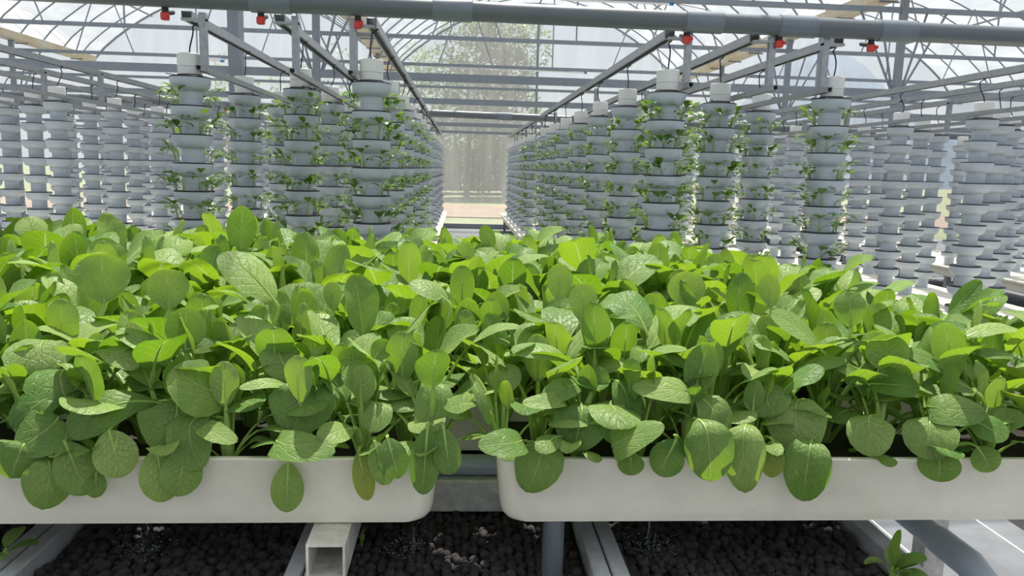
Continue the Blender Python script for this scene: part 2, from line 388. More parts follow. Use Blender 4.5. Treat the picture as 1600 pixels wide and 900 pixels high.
def tree(x, y, hgt, rad, lab, low=0.15, nleaf=7000, ls=0.17):
    root = empty('broadleaf_tree', (x, y, -0.2)); tag(root, lab, 'tree', 'trees beyond the end wall')
    MB().tube([(0, 0, 0), (0.1, 0, hgt * 0.3), (-0.1, 0.1, hgt * 0.7)], [0.016 * hgt, 0.012 * hgt, 0.03], 8).build('trunk', BARK, root)
    m = MB(); blobs = [(random.uniform(-.6, .6) * rad, random.uniform(-.5, .5) * rad, hgt * random.uniform(low + .08, .8), rad * random.uniform(.35, .6)) for _ in range(14)] + ([(0, 0, hgt * .86, rad * .5)] if low > 0 else [(random.uniform(-.9, .9) * rad, random.uniform(-.4, .1) * rad, hgt * random.uniform(.05, .35), rad * .42) for _ in range(10)])
    for k in range(nleaf):
        bx, by, bz, br = random.choice(blobs)
        d = Vector((random.gauss(0, 1), random.gauss(0, 1), random.gauss(0, 1))).normalized() * br * random.uniform(.75, 1.03)
        c = Vector((bx, by, bz)) + d
        c.z = max(c.z, 0.3)
        s1 = Vector((random.gauss(0, 1), random.gauss(0, 1), random.gauss(0, .6))).normalized(); s2, _ = basis(s1)
        q = ls * random.uniform(.6, 1.3)
        m.add([c - s1 * q, c + s2 * q * .55, c + s1 * q, c - s2 * q * .55], [(0, 1, 2, 3)])
    m.build('crown', TREE, root, smooth=False)
tree(0.3, 44, 11.5, 3.6, 'tall rounded tree left of centre behind the end wall film')
tree(2.6, 46, 11.0, 3.2, 'tall rounded tree at centre behind the end wall film')
tree(-3.4, 50, 8.8, 3.6, 'lower tree to the left of the tall central trees')
tree(-9, 55, 9, 4.2, 'wide tree outside, far left behind the towers', nleaf=4500)
tree(-17, 58, 8, 5, 'spreading tree outside beyond the left block of towers', nleaf=4500)
for i, (x, y, hh, r) in enumerate(((-2, 52, 6.3, 3.5), (1.5, 53, 6.0, 3.4), (5.0, 54, 6.3, 3.6), (9, 60, 4.2, 4), (15, 66, 3.8, 4.5), (23, 70, 4, 5), (32, 72, 4, 5))):
    tree(x, y, hh, r, 'dark bushy tree along the field, %s' % ['behind the left side of the aisle', 'behind the middle of the aisle', 'behind the right side of the aisle', 'just right of the aisle', 'behind the right planted towers', 'behind the outer right towers', 'at the right end'][i], 0.0, 5000, 0.2)

# ------------------------------------------------------------------ growing towers
PITCH = 0.15
LIP1 = 1.935
NR = 10
def ring_meshes(n):
    m = MB(); m.lathe([(0.0595, -0.074), (0.062, -0.072), (0.070, -0.070), (0.083, -0.064), (0.094, -0.054), (0.101, -0.040), (0.104, -0.024), (0.104, -0.002), (0.100, 0.0)], n, 0)
    far = MB(); far.v = list(m.v); far.f = list(m.f); far.m = list(m.m); far.uv = list(m.uv)
    far.lathe([(0.1046, -0.003), (0.1055, 0.0), (0.103, 0.0035), (0.061, 0.004)], n, 1)
    lip_mb = MB().lathe([(0.1045, -0.003), (0.1055, 0.0), (0.103, 0.0035), (0.061, 0.004)], n, 0)  # separate black ring along the lip, for the near towers
    return m.mesh('pot_ring', TOWER), lip_mb.mesh('dark_lip', BLACK), far.mesh('pot_ring', [TOWER, BLACK])
RN, GN, _ = ring_meshes(28)
_, _, RF = ring_meshes(16)
def pipe_mesh(n):
    m = MB().lathe([(0.06, 0.42), (0.06, LIP1 + 0.06)], n)
    for k in range(NR): m.lathe([(0.06, LIP1 - k * PITCH - 0.104), (0.0612, LIP1 - k * PITCH - 0.105), (0.0612, LIP1 - k * PITCH - 0.108), (0.06, LIP1 - k * PITCH - 0.109)], n)
    return m.mesh('core_pipe', TOWER)
PN, PF = pipe_mesh(24), pipe_mesh(14)
def cap_mesh(n):
    m = MB().lathe([(0.0615, 0.0), (0.0615, 0.05), (0.0595, 0.051), (0.0595, 0.052), (0.063, 0.053), (0.063, 0.117), (0.060, 0.12), (0.0, 0.12)], n)
    return m.mesh('top_collar', CAPM)
CN, CF = cap_mesh(28), cap_mesh(14)
TN = MB().tube([(0.064 * math.cos(a * PI / 10), 0.064 * math.sin(a * PI / 10), 0) for a in range(21)] + [(0.12, 0.02, 0.005)], 0.0025, 5).mesh('cable_tie', BLACK)
ROWS = [  # x, first y, planted count, name
    (-0.49, 4.30, 6, 'inner row left of the aisle'), (-0.97, 4.82, 5, 'middle row left of the aisle'), (-1.45, 4.32, 5, 'outer row left of the aisle'),
    (1.125, 4.29, 9, 'inner row right of the aisle'), (1.60, 4.82, 6, 'middle row right of the aisle'), (2.08, 4.33, 5, 'outer row right of the aisle'),
    (3.71, 5.38, 0, 'first bare row on the far right'), (4.23, 5.92, 0, 'second bare row on the far right'), (4.70, 5.38, 0, 'third bare row on the far right'),
    (-3.27, 6.60, 0, 'first bare row on the far left'), (-3.75, 7.15, 0, 'second bare row on the far left'), (-4.25, 6.60, 0, 'third bare row on the far left'),
    (6.35, 8.50, 0, 'back right block, its first row'), (6.85, 9.00, 0, 'back right block, its second row'), (7.35, 8.50, 0, 'back right block, its third row'),
    (-5.90, 10.2, 0, 'back left block, its first row'), (-6.40, 10.7, 0, 'back left block, its second row')]
towers = []
for ri, (x, y0, npl, rn) in enumerate(ROWS):
    y = y0; k = 0
    while y < 18.7:
        if not (11.0 < y < 11.75):
            near = y < 7.6
            planted = k < npl
            t = empty('growing_tower', (x, y, 0), random.uniform(0, 6.28))
            tag(t, ('%s %s tower in the %s' % (ORD[k], 'planted white' if planted else 'white', rn)), 'tower', 'vertical growing towers')
            link('core_pipe', PN if near else PF, t)
            for q in range(NR):
                r = link('pot_ring', RN if near else RF, t, (0, 0, LIP1 - q * PITCH))
                if near: link('dark_lip', GN, r)
            link('top_collar', CN if near else CF, t, (0, 0, LIP1 + 0.003))
            if near: link('cable_tie', TN, t, (0, 0, LIP1 + 0.012))
            towers.append((x, y, planted, ORD[k], rn))
            k += 1
        y += 1.04
# base trays under the tower rows
for bi, (xa, xb, ya, lab) in enumerate(((-1.62, -0.36, 4.05, 'left of the aisle'), (0.99, 2.25, 4.05, 'right of the aisle'), (3.52, 4.88, 3.6, 'on the far right'), (-4.43, -3.09, 4.2, 'on the far left'), (6.15, 7.55, 7.5, 'at the back right'), (-6.6, -5.7, 9.5, 'at the back left'))):
    for yy, ye, wh in ((ya, 11.2, 'near'), (11.8, 18.9, 'far')):
        tr = empty('base_tray', (0, 0, 0)); tag(tr, 'long white base tray under the %s half of the towers %s' % (wh, lab), 'tray', 'base trays under the tower blocks')
        b = MB().box(xa, yy, 0.30, xb, ye, 0.40, bev=0.015); b.build('tank', TROUGH, tr, smooth=False)
        b = MB()
        b.box(xa - 0.03, yy - 0.03, 0.40, xa + 0.03, ye + 0.03, 0.425); b.box(xb - 0.03, yy - 0.03, 0.40, xb + 0.03, ye + 0.03, 0.425)
        b.box(xa + 0.03, yy - 0.03, 0.40, xb - 0.03, yy + 0.03, 0.425); b.box(xa + 0.03, ye - 0.03, 0.40, xb - 0.03, ye + 0.03, 0.425)
        b.build('rim', TROUGH, tr, smooth=False)
        MB().box(xa + 0.03, yy + 0.03, 0.40, xb - 0.03, ye - 0.03, 0.42).build('lid', TROUGH, tr, smooth=False)
        for lx in (xa + 0.08, xb - 0.08):
            for ly in (yy + 0.2, (yy + ye) / 2, ye - 0.2): MB().box(lx - 0.03, ly - 0.03, 0, lx + 0.03, ly + 0.03, 0.30).build('leg', GALV, tr, smooth=False)

# rails, posts and drip tubes: one welded frame per tower row and module
ZU, ZL = 2.25, 1.975
def channel(x, y0, y1, z, wd=0.055, hg=0.045):            # lipped steel channel, open side down
    m = MB(); t_ = 0.004; l = 0.012; a, b = wd / 2, hg / 2
    prof = [(-a, -b), (-a, b), (a, b), (a, -b), (a - l, -b), (a - l, -b + t_), (a - t_, -b + t_), (a - t_, b - t_), (-a + t_, b - t_), (-a + t_, -b + t_), (-a + l, -b + t_), (-a + l, -b)]
    return m.loft([[(x + p, yy, z + q) for p, q in prof] for yy in (y0, y1)], 0, True, True)
for ri, (x, y0, npl, rn) in enumerate(ROWS):
    sgn = -1 if x < 0.2 else 1
    for mi, (ya, yb) in enumerate(((4.18, 11.05), (11.9, 18.9))):
        if ri >= 12 and mi == 0: continue
        fr = empty('tower_row_frame', (x, ya, 0)); tag(fr, 'steel rails over the %s %s' % (('near half of', 'far half of')[mi], 'the ' + rn if rn[0] != 'b' else rn), 'frame', 'steel frames over the tower rows')
        # rails carry local coordinates about (x, ya)
        channel(0, 0.12 if mi == 0 else 0, yb - ya, ZU).build('upper_rail', GALV, fr, smooth=False)
        off = {-0.49: -0.095, -0.97: 0.085, 1.125: 0.10, 1.60: 0.092, 2.08: -0.085}.get(x, -0.09 * sgn)
        channel(off, 0.0, yb - ya, ZL, 0.032, 0.028).build('lower_rail', GALV, fr, smooth=False)
        for k, dy in enumerate((0.10, 3.0, 6.1)):
            MB().box(off - 0.017, dy - 0.02, ZL - 0.01, off + 0.017, dy + 0.02, ZU + (0.012 if k == 0 else 0.0)).build('post', GALV, fr, smooth=False)
            if abs(off) > 0.02: MB().box(min(0, off) - 0.017, dy - 0.022, ZU - 0.03, max(0, off) + 0.017, dy + 0.022, ZU - 0.018).build('bracket', GALV, fr, smooth=False)
        for (tx, ty, pl, o_, r_) in towers:
            if r_ != rn or not (ya - 0.2 < ty < yb + 0.2) or ty > 16: continue
            c1, c2 = random.uniform(-.03, .03), random.uniform(-.03, .03)
            pts = [(0.03 * (1 if k_ == 0 else 0) + c1 * math.sin(PI * k_ / 8) + 0.0, ty - ya + 0.06 * (1 - k_ / 8) + c2 * math.sin(2 * PI * k_ / 8) * .6, ZU - 0.02 - (ZU - 0.02 - LIP1 - 0.115) * k_ / 8) for k_ in range(9)]
            MB().tube(pts, 0.0042 if ty < 9 else 0.006, 5).build('drip_tube', BLACK, fr)

# overhead water pipes
def overhead(y, z0, slope, xa, xb, lab, coups, valves, rot=0.0):
    p = empty('overhead_pipe', (0, y, z0)); p.rotation_euler = (0, slope, rot); tag(p, lab, 'pipe')
    MB().tube([(xa + (xb - xa) * i / 12, 0, 0) for i in range(13)], 0.052, 20).build('pipe', PVC, p)
    for cx in coups:
        MB().tube([(cx - 0.105, 0, 0), (cx - 0.1, 0, 0), (cx + 0.1, 0, 0), (cx + 0.105, 0, 0)], [0.053, 0.0585, 0.0585, 0.053], 20).build('coupling', PVCM, p)
    for vx in valves:
        v = MB().tube([(vx, 0.01, -0.045), (vx, 0.01, -0.075)], 0.017, 10).tube([(vx, 0.01, -0.07), (vx, 0.05, -0.07), (vx, 0.12, -0.055)], 0.012, 8).build('valve', BLACK, p)
        MB().box(vx - 0.02, -0.012, -0.115, vx + 0.02, 0.022, -0.075, bev=0.006).box(vx + 0.012, -0.022, -0.1, vx + 0.03, -0.008, -0.082, bev=0.004).build('handle', RED, v, smooth=False)
    return p
overhead(4.24, 2.318, 0.006, -6.0, 7.0, 'thick grey water pipe with red valves crossing overhead in front', (-1.0, -0.06, 1.29, 1.81, 2.37),
         (-1.54, -1.055, -0.555, 1.205, 1.72, 2.24))
overhead(11.55, 2.27, 0.012, -7, 8, 'thinner looking grey water pipe crossing the aisle far behind', (-0.85, 0.62, 2.4), (2.3, 3.4, -3.4))
# tube lights
for (px, py, qx, qy, Y, lab, hz_) in ((690, 103, 913, 114, 15.95, 'white tube light hanging far back above the aisle', Z_TOP), (880, -1, 1046, 6, 9.35, 'white tube light with blue end near the top edge', Z_TOP), (283, 92, 345, 95, 12.65, 'white tube light behind the tallest tower on the left', Z_LOW)):
    a, b = at(px, py, Y), at(qx, qy, Y)
    r = empty('tube_light', (a + b) / 2); tag(r, lab, 'light', 'tube lights under the trusses')
    a = a - r.location; b = b - r.location
    MB().tube([a, b], 0.016, 8).build('tube', WHITE, r)
    MB().tube([b, b + (b - a).normalized() * 0.05], 0.02, 8).build('end_cap', BLUE, r)
    MB().bar(a + Vector((0, 0, .03)), b + Vector((0, 0, .03)), 0.03, 0.02).build('housing', WHITE, r, smooth=False)
    for f_ in (0.15, 0.85):
        q_ = a + (b - a) * f_
        MB().tube([q_ + Vector((0, 0, .03)), Vector((q_.x, q_.y, hz_ - r.location.z))], 0.004, 5).build('hanger', STEEL, r)

# ------------------------------------------------------------------ seedlings in the tower rings
def seedling_mb(m, rng, base=None, rz=0.0, sc=1.0):
    base = base or Vector((0, 0, 0))
    rot = Matrix.Rotation(rz, 3, 'Z')
    nl = rng.choice((5, 6, 6, 7))
    for i in range(nl):
        az = rng.uniform(-1.9, 1.9); out = rng.uniform(0.008, 0.045); hz = rng.uniform(0.02, 0.075)
        e = Vector((out * math.cos(az) + 0.012, out * math.sin(az), hz)) * sc
        mid = Vector((e.x * .3, e.y * .3, e.z * .65))
        pts = [base + rot @ p for p in (Vector((0, 0, -0.01)), mid, e)]
        m.tube(pts, 0.0012 * sc, 3, 1, False)
        L = rng.uniform(0.030, 0.052) * sc; W = L * rng.uniform(.62, .82)
        d = Vector((math.cos(az), math.sin(az), rng.uniform(-.5, .9))).normalized(); s1 = d.cross(Vector((0, 0, 1))).normalized(); nn = s1.cross(d)
        vs = [e]; 
        for t, ww in ((.22, .62), (.55, 1.0), (.85, .66)):
            c = e + d * L * t + nn * L * .1 * math.sin(PI * t) 
            vs += [c - s1 * W / 2 * ww + nn * .06 * L, c, c + s1 * W / 2 * ww + nn * .06 * L]
        vs.append(e + d * L - nn * L * .08)
        fs = [(0, 2, 1), (0, 3, 2), (1, 2, 5, 4), (2, 3, 6, 5), (4, 5, 8, 7), (5, 6, 9, 8), (7, 8, 10), (8, 9, 10)]
        m.add([base + rot @ v for v in vs], fs, 0)
    return m
SEEDM = [seedling_mb(MB(), random.Random(50 + i)).mesh('seedling', [SEED, STALK]) for i in range(9)]
slots = []
for (x, y, pl, o_, rn) in towers:
    if not pl: continue
    for q in range(1, NR - 1):
        for s_ in range(6):
            a = s_ * PI / 3 + random.uniform(-.18, .18) + 0.15
            slots.append((y, x, q, a, o_, rn, random.random()))
vis = [s for s in slots if s[2] < 7 and math.sin(s[3]) < 0.45]
vis.sort(key=lambda s: s[0])
solo = set(id(s) for s in vis[:300])
RG = ['top', 'second', 'third', 'fourth', 'fifth', 'sixth', 'seventh', 'eighth', 'ninth', 'tenth']
def side(a):
    c, s = math.cos(a), math.sin(a)
    return ('right' if c > .86 else 'left' if c < -.86 else 'front right' if c > 0 else 'front left') if s < .45 else 'back'
rest = MB()
for s in slots:
    y, x, q, a, o_, rn, rv = s
    if rv < 0.08: continue
    sc = 0.85 + 0.35 * rv + (0.25 if y < 5 else 0)
    p = Vector((x + 0.086 * math.cos(a), y + 0.086 * math.sin(a), LIP1 - q * PITCH + 0.004))
    if id(s) in solo:
        o = link('seedling', random.choice(SEEDM), None, p, (0, 0, a)); o.scale = (sc, sc, sc)
        tag(o, 'green seedling %s side of %s ring, %s tower, %s' % (side(a), RG[q], o_, rn), 'seedling', 'seedlings in the tower rings')
    else:
        seedling_mb(rest, random, p, a, sc)
tag(rest.build('seedlings', [SEED, STALK]), 'small green seedlings in the rings of the farther planted towers', 'seedlings', kind='stuff')

# ------------------------------------------------------------------ bench frame, beds and pebbles
RIM, BOT = 0.932, 0.790
bf = empty('bench_frame', (0, 1.4, 0)); tag(bf, 'aluminium square tube frame carrying the white troughs', 'frame')
def B(m_, nm_, mt=ALU, sm=False): return m_.build(nm_, mt, bf, (0, -1.4, 0), smooth=sm)
def hollow(x0, x1, z0, z1, y0, y1, t=0.005):
    m = MB()
    m.box(x0, y0, z0, x0 + t, y1, z1); m.box(x1 - t, y0, z0, x1, y1, z1)
    m.box(x0 + t, y0, z0, x1 - t, y1, z0 + t); m.box(x0 + t, y0, z1 - t, x1 - t, y1, z1)
    return m
B(hollow(-0.283, -0.209, 0.712, 0.786, 1.385, 3.6), 'long_tube')
B(hollow(-1.65, -1.576, 0.712, 0.786, 1.385, 3.6), 'long_tube')
B(hollow(1.30, 1.374, 0.712, 0.786, 1.50, 3.6), 'long_tube')
for y in (1.80, 2.6, 3.4):
    for xa, xb in ((-1.576, -0.283), (-0.209, 1.30)): B(MB().box(xa, y, 0.655, xb, y + 0.07, 0.738, bev=0.004), 'cross_bar')
for x in (-1.6, -0.246, 1.335):
    for y in (1.95, 3.3): B(MB().box(x - 0.03, y - 0.03, 0, x + 0.03, y + 0.03, 0.712), 'leg')
dp = empty('drain_pipe', (0, 1.84, 0.764)); tag(dp, 'grey horizontal drain pipe behind the gap between the troughs', 'pipe')
MB().tube([(-1.9, 0, 0), (1.25, 0, 0)], 0.0255, 16).build('pipe', PVCL, dp)
sp = empty('standpipe', (0.203, 1.49, 0.45)); tag(sp, 'grey upright pipe standing in pebbles under the right trough', 'pipe')
MB().tube([(0, 0, 0), (0, 0, 0.339)], 0.0225, 18).build('pipe', PVC, sp)
ZB = 0.65
DIV = (-0.903, -0.305, 0.322)
for dx, lab in zip(DIV, ('at the left', 'under the square tube', 'right of the upright pipe')):
    d = empty('bed_divider', (dx, 1.2, 0)); tag(d, 'pale double board divider between pebble beds, %s' % lab, 'divider', 'pale boards between the pebble beds')
    sg = 0.0
    for s in (-1, 1): MB().box(s * 0.020 - 0.0175, 0, 0, s * 0.020 + 0.0175, 1.6, ZB + 0.035, bev=0.003).build('board', CONC, d, smooth=False)
d = empty('bed_end_board', (0.975, 1.2, 0)); tag(d, 'pale single board closing the right end of the pebble beds', 'board')
MB().box(-0.022, 0, 0, 0.022, 1.7, ZB + 0.035, bev=0.003).build('board', CONC, d, smooth=False)
# pebble geometry (geodesic ball)
import bmesh
_bm = bmesh.new(); bmesh.ops.create_icosphere(_bm, subdivisions=2, radius=1.0)
ICV = [v.co.copy() for v in _bm.verts]; ICF = [tuple(v.index for v in f.verts) for f in _bm.faces]; _bm.free()
BEDS = ((-1.50, -0.942, 'left of the left divider', 1.4), (-0.864, -0.344, 'left of the square tube', 1.40), (-0.266, 0.283, 'between the square tube and upright pipe', 1.40), (0.361, 0.952, 'right of the upright pipe', 1.40))
SPOUTS = [(230, 838), (640, 832), (1018, 835)]
for xa, xb, lab, ys in BEDS:
    bed = empty('pebble_bed', ((xa + xb) / 2, 1.4, 0.0)); tag(bed, 'bed of dark clay pebbles %s' % lab, 'pebble bed', 'pebble beds under the troughs')
    MB().box(xa, 1.25, 0.3, xb, 2.8, ZB - 0.012).build('fill', SOIL, bed, Vector((0, 0, 0)) - bed.location, smooth=False)
    m = MB(); rg = random.Random(int(xa * 1000)); st = 0.020
    y = ys
    while y < 2.32:
        x = xa + 0.009
        while x < xb - 0.006:
            for lay in (0, 1):
                if lay == 1 and rg.random() > 0.42: continue
                r = rg.uniform(0.0088, 0.0130)
                c = Vector((x + rg.uniform(-.005, .005), y + rg.uniform(-.005, .005), ZB - 0.008 + lay * 0.011 + rg.uniform(-.003, .003) + 0.006 * math.sin(x * 17) * math.sin(y * 13)))
                c.x = min(max(c.x, xa + r), xb - r)
                q = (r * rg.uniform(.85, 1.12), r * rg.uniform(.85, 1.12), r * rg.uniform(.8, 1.0))
                m.add([(c.x + v.x * q[0], c.y + v.y * q[1], c.z + v.z * q[2]) for v in ICV], ICF)
            x += st
        y += st
    o = m.build('pebbles', PEB, bed, Vector((0, 0, 0)) - bed.location); o['kind'] = 'stuff'
for i, (px, py) in enumerate(SPOUTS):
    p = at(px, py, 1.60); p.z = BOT - 0.002
    s = empty('drain_spout', p); tag(s, 'dark drain spout dripping water onto pebbles, %s' % ('under the left part of the left trough', 'under the right end of the left trough', 'under the right trough')[i], 'spout', 'drain spouts under the troughs')
    MB().lathe([(0.0, 0), (0.024, 0), (0.024, -0.02), (0.020, -0.022), (0.020, -0.05), (0.017, -0.05), (0.017, -0.01)], 16).build('nozzle', BLACK, s)
    wt = MB(); rg = random.Random(i)
    zg = ZB - p.z + 0.012
    wt.tube([(0, 0, -0.04), (0.002, 0, -0.07), (-0.001, 0, zg)], [0.013, 0.011, 0.014], 10)
    for _ in range(150):
        a = rg.uniform(0, 6.28); rr = abs(rg.gauss(0, .035)) + .008; hh = zg + abs(rg.gauss(0, .014)); q = rg.uniform(.0009, .0026)
        c = Vector((rr * math.cos(a), rr * math.sin(a), hh))
        wt.add([c + v * q for v in ICV[:12]] , [(0, 1, 2)] if False else OCT) if False else wt.tube([c - Vector((0, 0, q)), c, c + Vector((0, 0, q))], [q * .3, q, q * .3], 5)
    o = wt.build('water_splash', WATER); o.location = p; tag(o, 'splashing clear water below the drain spout, %s' % ('farthest left', 'left of the trough gap', 'right of the upright pipe')[i], 'water', kind='stuff')
# pipe beside the bed
fp = empty('side_drain_pipe', (1.222, 1.66, 0.6)); tag(fp, 'thick grey pipe with elbow end beside the pebble beds on right', 'pipe')
MB().tube([(0, 0.02, 0), (0, 1.6, 0)], 0.032, 22).build('pipe', PVCL, fp)
MB().tube([(0, 0.10, 0), (0, 0.095, 0), (0, -0.03, 0), (0, -0.075, -0.015), (0, -0.105, -0.05), (0, -0.11, -0.11), (0, -0.11, -0.6)], [0.033, 0.036, 0.036, 0.036, 0.036, 0.036, 0.035], 22).build('elbow', PVCL, fp)

# ------------------------------------------------------------------ planting troughs
ROW0, ROWP, ROWD = 1.45, 0.40, 0.31
def right_end(y): return 1.72 - 0.40 * (y - 1.5)
def trough(xa, xb, y0, y1, lab):
    t = empty('planting_trough', ((xa + xb) / 2, y0, BOT)); tag(t, lab, 'trough', 'white planting troughs')
    def rrect(x0, x1, ya, yb, r, z, n=6):
        out = []
        for cx, cy, a0 in ((x1 - r, yb - r, 0), (x0 + r, yb - r, PI / 2), (x0 + r, ya + r, PI), (x1 - r, ya + r, 1.5 * PI)):
            for k in range(n + 1): a = a0 + k / n * PI / 2; out.append((cx + r * math.cos(a) - t.location.x, cy + r * math.sin(a) - t.location.y, z - t.location.z))
        return out
    R_ = []
    for ins, z, r in ((0.040, BOT, 0.03), (0.026, BOT + 0.003, 0.035), (0.018, BOT + 0.012, 0.038), (0.014, BOT + 0.028, 0.04), (0.003, RIM - 0.008, 0.04), (0.001, RIM - 0.006, 0.04), (0.0, RIM - 0.002, 0.04), (0.002, RIM, 0.04), (0.012, RIM, 0.03), (0.014, RIM - 0.004, 0.03), (0.020, BOT + 0.03, 0.03)):
        R_.append(rrect(xa + ins, xb - ins, y0 + min(ins, .02), y1 - min(ins, .02), r, z))
    m = MB().loft(R_, 0, True, True); m.build('shell', TROUGH, t)
    MB().loft([rrect(xa + 0.017, xb - 0.017, y0 + 0.017, y1 - 0.017, 0.03, z) for z in (RIM - 0.06, RIM - 0.022)], 0, True, True).build('substrate', SOIL, t, smooth=False)
GAP = (0.022, 0.36, -0.30, 0.20, -0.15)
RW = ['front', 'second', 'third', 'fourth', 'rearmost']
for k in range(5):
    y0 = ROW0 + k * ROWP
    trough(-2.75, GAP[k] - 0.055, y0, y0 + ROWD, 'long white planting trough left of the gap, %s row' % RW[k])
    trough(GAP[k] + 0.055, right_end(y0), y0, y0 + ROWD, 'long white planting trough right of the gap, %s row' % RW[k])

# ------------------------------------------------------------------ bok choy
def blade(m, mid, sides, norms, W, cup, wav, rg, mi=0, tipw=1.1):
    """mid: points base->tip; sides/norms: unit vectors there."""
    N0 = len(mid) - 1; cols = (-1.0, -0.66, -0.33, 0.0, 0.33, 0.66, 1.0); vs = []; uv = []
    ts = (0, .05, .14, .27, .41, .55, .68, .80, .89, .95, .985, 1.0); n = len(ts)
    ph = rg.uniform(0, 6.28); fq = rg.uniform(1.5, 3.0)
    lp = lambda a, t: a[min(N0 - 1, int(t * N0))].lerp(a[min(N0 - 1, int(t * N0)) + 1], t * N0 - min(N0 - 1, int(t * N0)))
    for t in ts:
        wd = max(0.05, math.sin(PI * min(1.0, t ** tipw)) ** (0.5 if t < .6 else 0.46)) * W / 2 if t < 1 else W * 0.02
        pm, ps, pn = lp(mid, t), lp(sides, t), lp(norms, t)
        for u in cols:
            off = cup * W * (abs(u) ** 1.6) * (0.4 + 0.6 * math.sin(PI * t)) + wav * W * (u * u) * math.sin(ph + t * 6.28 * fq * .5 + (1.7 if u > 0 else 0)) * min(1, 4 * t, 5 * (1.02 - t)) - 0.02 * W * (1 if abs(u) < .01 else 0)
            vs.append(pm + ps * (u * wd) + pn * off); uv.append((0.5 + u / 2, t))
    nc = len(cols)
    m.add(vs, [(i * nc + j, i * nc + j + 1, (i + 1) * nc + j + 1, (i + 1) * nc + j) for i in range(n - 1) for j in range(nc - 1)], mi, uv)
def stalk_mb(pts, wid, m=None, mi=0, sidev=Vector((0, 1, 0))):
    m = m or MB(); rings = []
    for i, p in enumerate(pts):
        d = (pts[min(i + 1, len(pts) - 1)] - pts[max(i - 1, 0)]).normalized()
        s = (sidev - d * sidev.dot(d)).normalized(); nn = s.cross(d)
        q = wid[i]
        rings.append([p + s * q * math.cos(a) + nn * q * .55 * math.sin(a) for a in (k * PI / 3 for k in range(6))])
    m.loft(rings, mi, True, True)
    return m
def gen_leaf(rg, petl, L, W, t0, t1, t2, roll):
    """leaf growing from origin in the XZ plane: tilt from vertical t0 at root, t1 at blade base, t2 at tip"""
    pts = [Vector((0, 0, 0))]; n1 = 5
    for i in range(n1):
        a = t0 + (t1 - t0) * ((i + .5) / n1) ** 1.3
        pts.append(pts[-1] + Vector((math.sin(a), 0, math.cos(a))) * petl / n1)
    mid = [pts[-1].copy()]; sides = []; norms = []; n2 = 8; sv0 = Vector((0, 1, 0)); tw = rg.uniform(-.35, .35)
    for i in range(n2 + 1):
        a = t1 + (t2 - t1) * (i / n2)
        d = Vector((math.sin(a), 0, math.cos(a)))
        q = Matrix.Rotation(roll + tw * i / n2, 3, d)
        s = q @ sv0; nn = d.cross(s)                      # adaxial side (towards the heart / up)
        if nn.dot(Vector((-math.cos(a), 0, math.sin(a)))) < 0: nn = -nn
        sides.append(s); norms.append(nn)
        if i < n2: mid.append(mid[-1] + d * L / n2)
    return pts, mid, sides, norms
def proto(kind, i):
    rg = random.Random(hash_id(kind, i))
    D = math.radians
    if kind == 'up':   petl, L, W, a = rg.uniform(.13, .18), rg.uniform(.09, .125), rg.uniform(.056, .088), (D(rg.uniform(0, 6)), D(rg.uniform(0, 14)), D(rg.uniform(-18, 30)))
    elif kind == 'mid': petl, L, W, a = rg.uniform(.15, .21), rg.uniform(.11, .15), rg.uniform(.072, .105), (D(rg.uniform(4, 12)), D(rg.uniform(20, 38)), D(rg.uniform(55, 100)))
    else:              petl, L, W, a = rg.uniform(.11, .16), rg.uniform(.105, .145), rg.uniform(.074, .108), (D(rg.uniform(14, 26)), D(rg.uniform(42, 62)), D(rg.uniform(85, 135)))
    pts, mid, sd_, nm_ = gen_leaf(rg, petl, L, W, *a, rg.uniform(-.25, .25))
    m = MB(); cup = rg.uniform(.05, .2) if kind == 'up' else rg.uniform(-.12, .14)
    blade(m, mid, sd_, nm_, W, cup, rg.uniform(.02, .085), rg, 0, rg.uniform(.95, 1.4))
    wr = [.013, .011, .0085, .0075, .0062, .0048]
    far = MB(); far.v = list(m.v); far.f = list(m.f); far.m = list(m.m); far.uv = list(m.uv)
    stalk_mb(pts, wr, far, 1)
    rib = [mid[k] - nm_[k] * 0.0015 for k in range(6)]
    st = stalk_mb(pts, wr)
    stalk_mb(rib, [.0035, .0028, .0022, .0017, .0012, .0006], st)
    return m.mesh('leaf', LEAF, True, True), st.mesh('stalk', STALK), far.mesh('leaf', [LEAF, STALK], True, True)
def hash_id(k, i): return {'up': 1000, 'mid': 2000, 'low': 3000}[k] + i
PROTO = {k: [proto(k, i) for i in range(10)] for k in ('up', 'mid', 'low')}

def add_leaf(root, kind, az, sc, detailed, dz=0.0, tilt=0.0):
    a, b, c = random.choice(PROTO[kind])
    o = link('leaf', a if detailed else c, root, (math.cos(az) * .006, math.sin(az) * .006, dz), (0, tilt, az))
    o.scale = (sc, sc, sc)
    if detailed: link('stalk', b, o)
    return o
plants = []
def in_view(x, y): return -0.66 * y - 0.25 < x < 1.0 * y + 0.3
for k in range(5):
    y0 = ROW0 + k * ROWP
    for j, dy in enumerate((0.055, 0.155, 0.255)):
        y = y0 + dy
        for sidei, (xa, xb) in enumerate(((-2.7, GAP[k] - 0.085), (GAP[k] + 0.085, right_end(y0) - 0.07))):
            step = 0.128; n = int((xb - xa) / step)
            for i in range(n + 1):
                x = (xb - i * step - (step / 2 if j == 1 else 0)) if sidei == 0 else (xa + i * step + (step / 2 if j == 1 else 0))
                if not (xa <= x <= xb) or not in_view(x, y): continue
                plants.append((x + random.uniform(-.018, .018), y + random.uniform(-.015, .015), k, j, sidei, i))
SIDE = ('left', 'right')
LN = ('front', 'middle', 'back')
roots = []
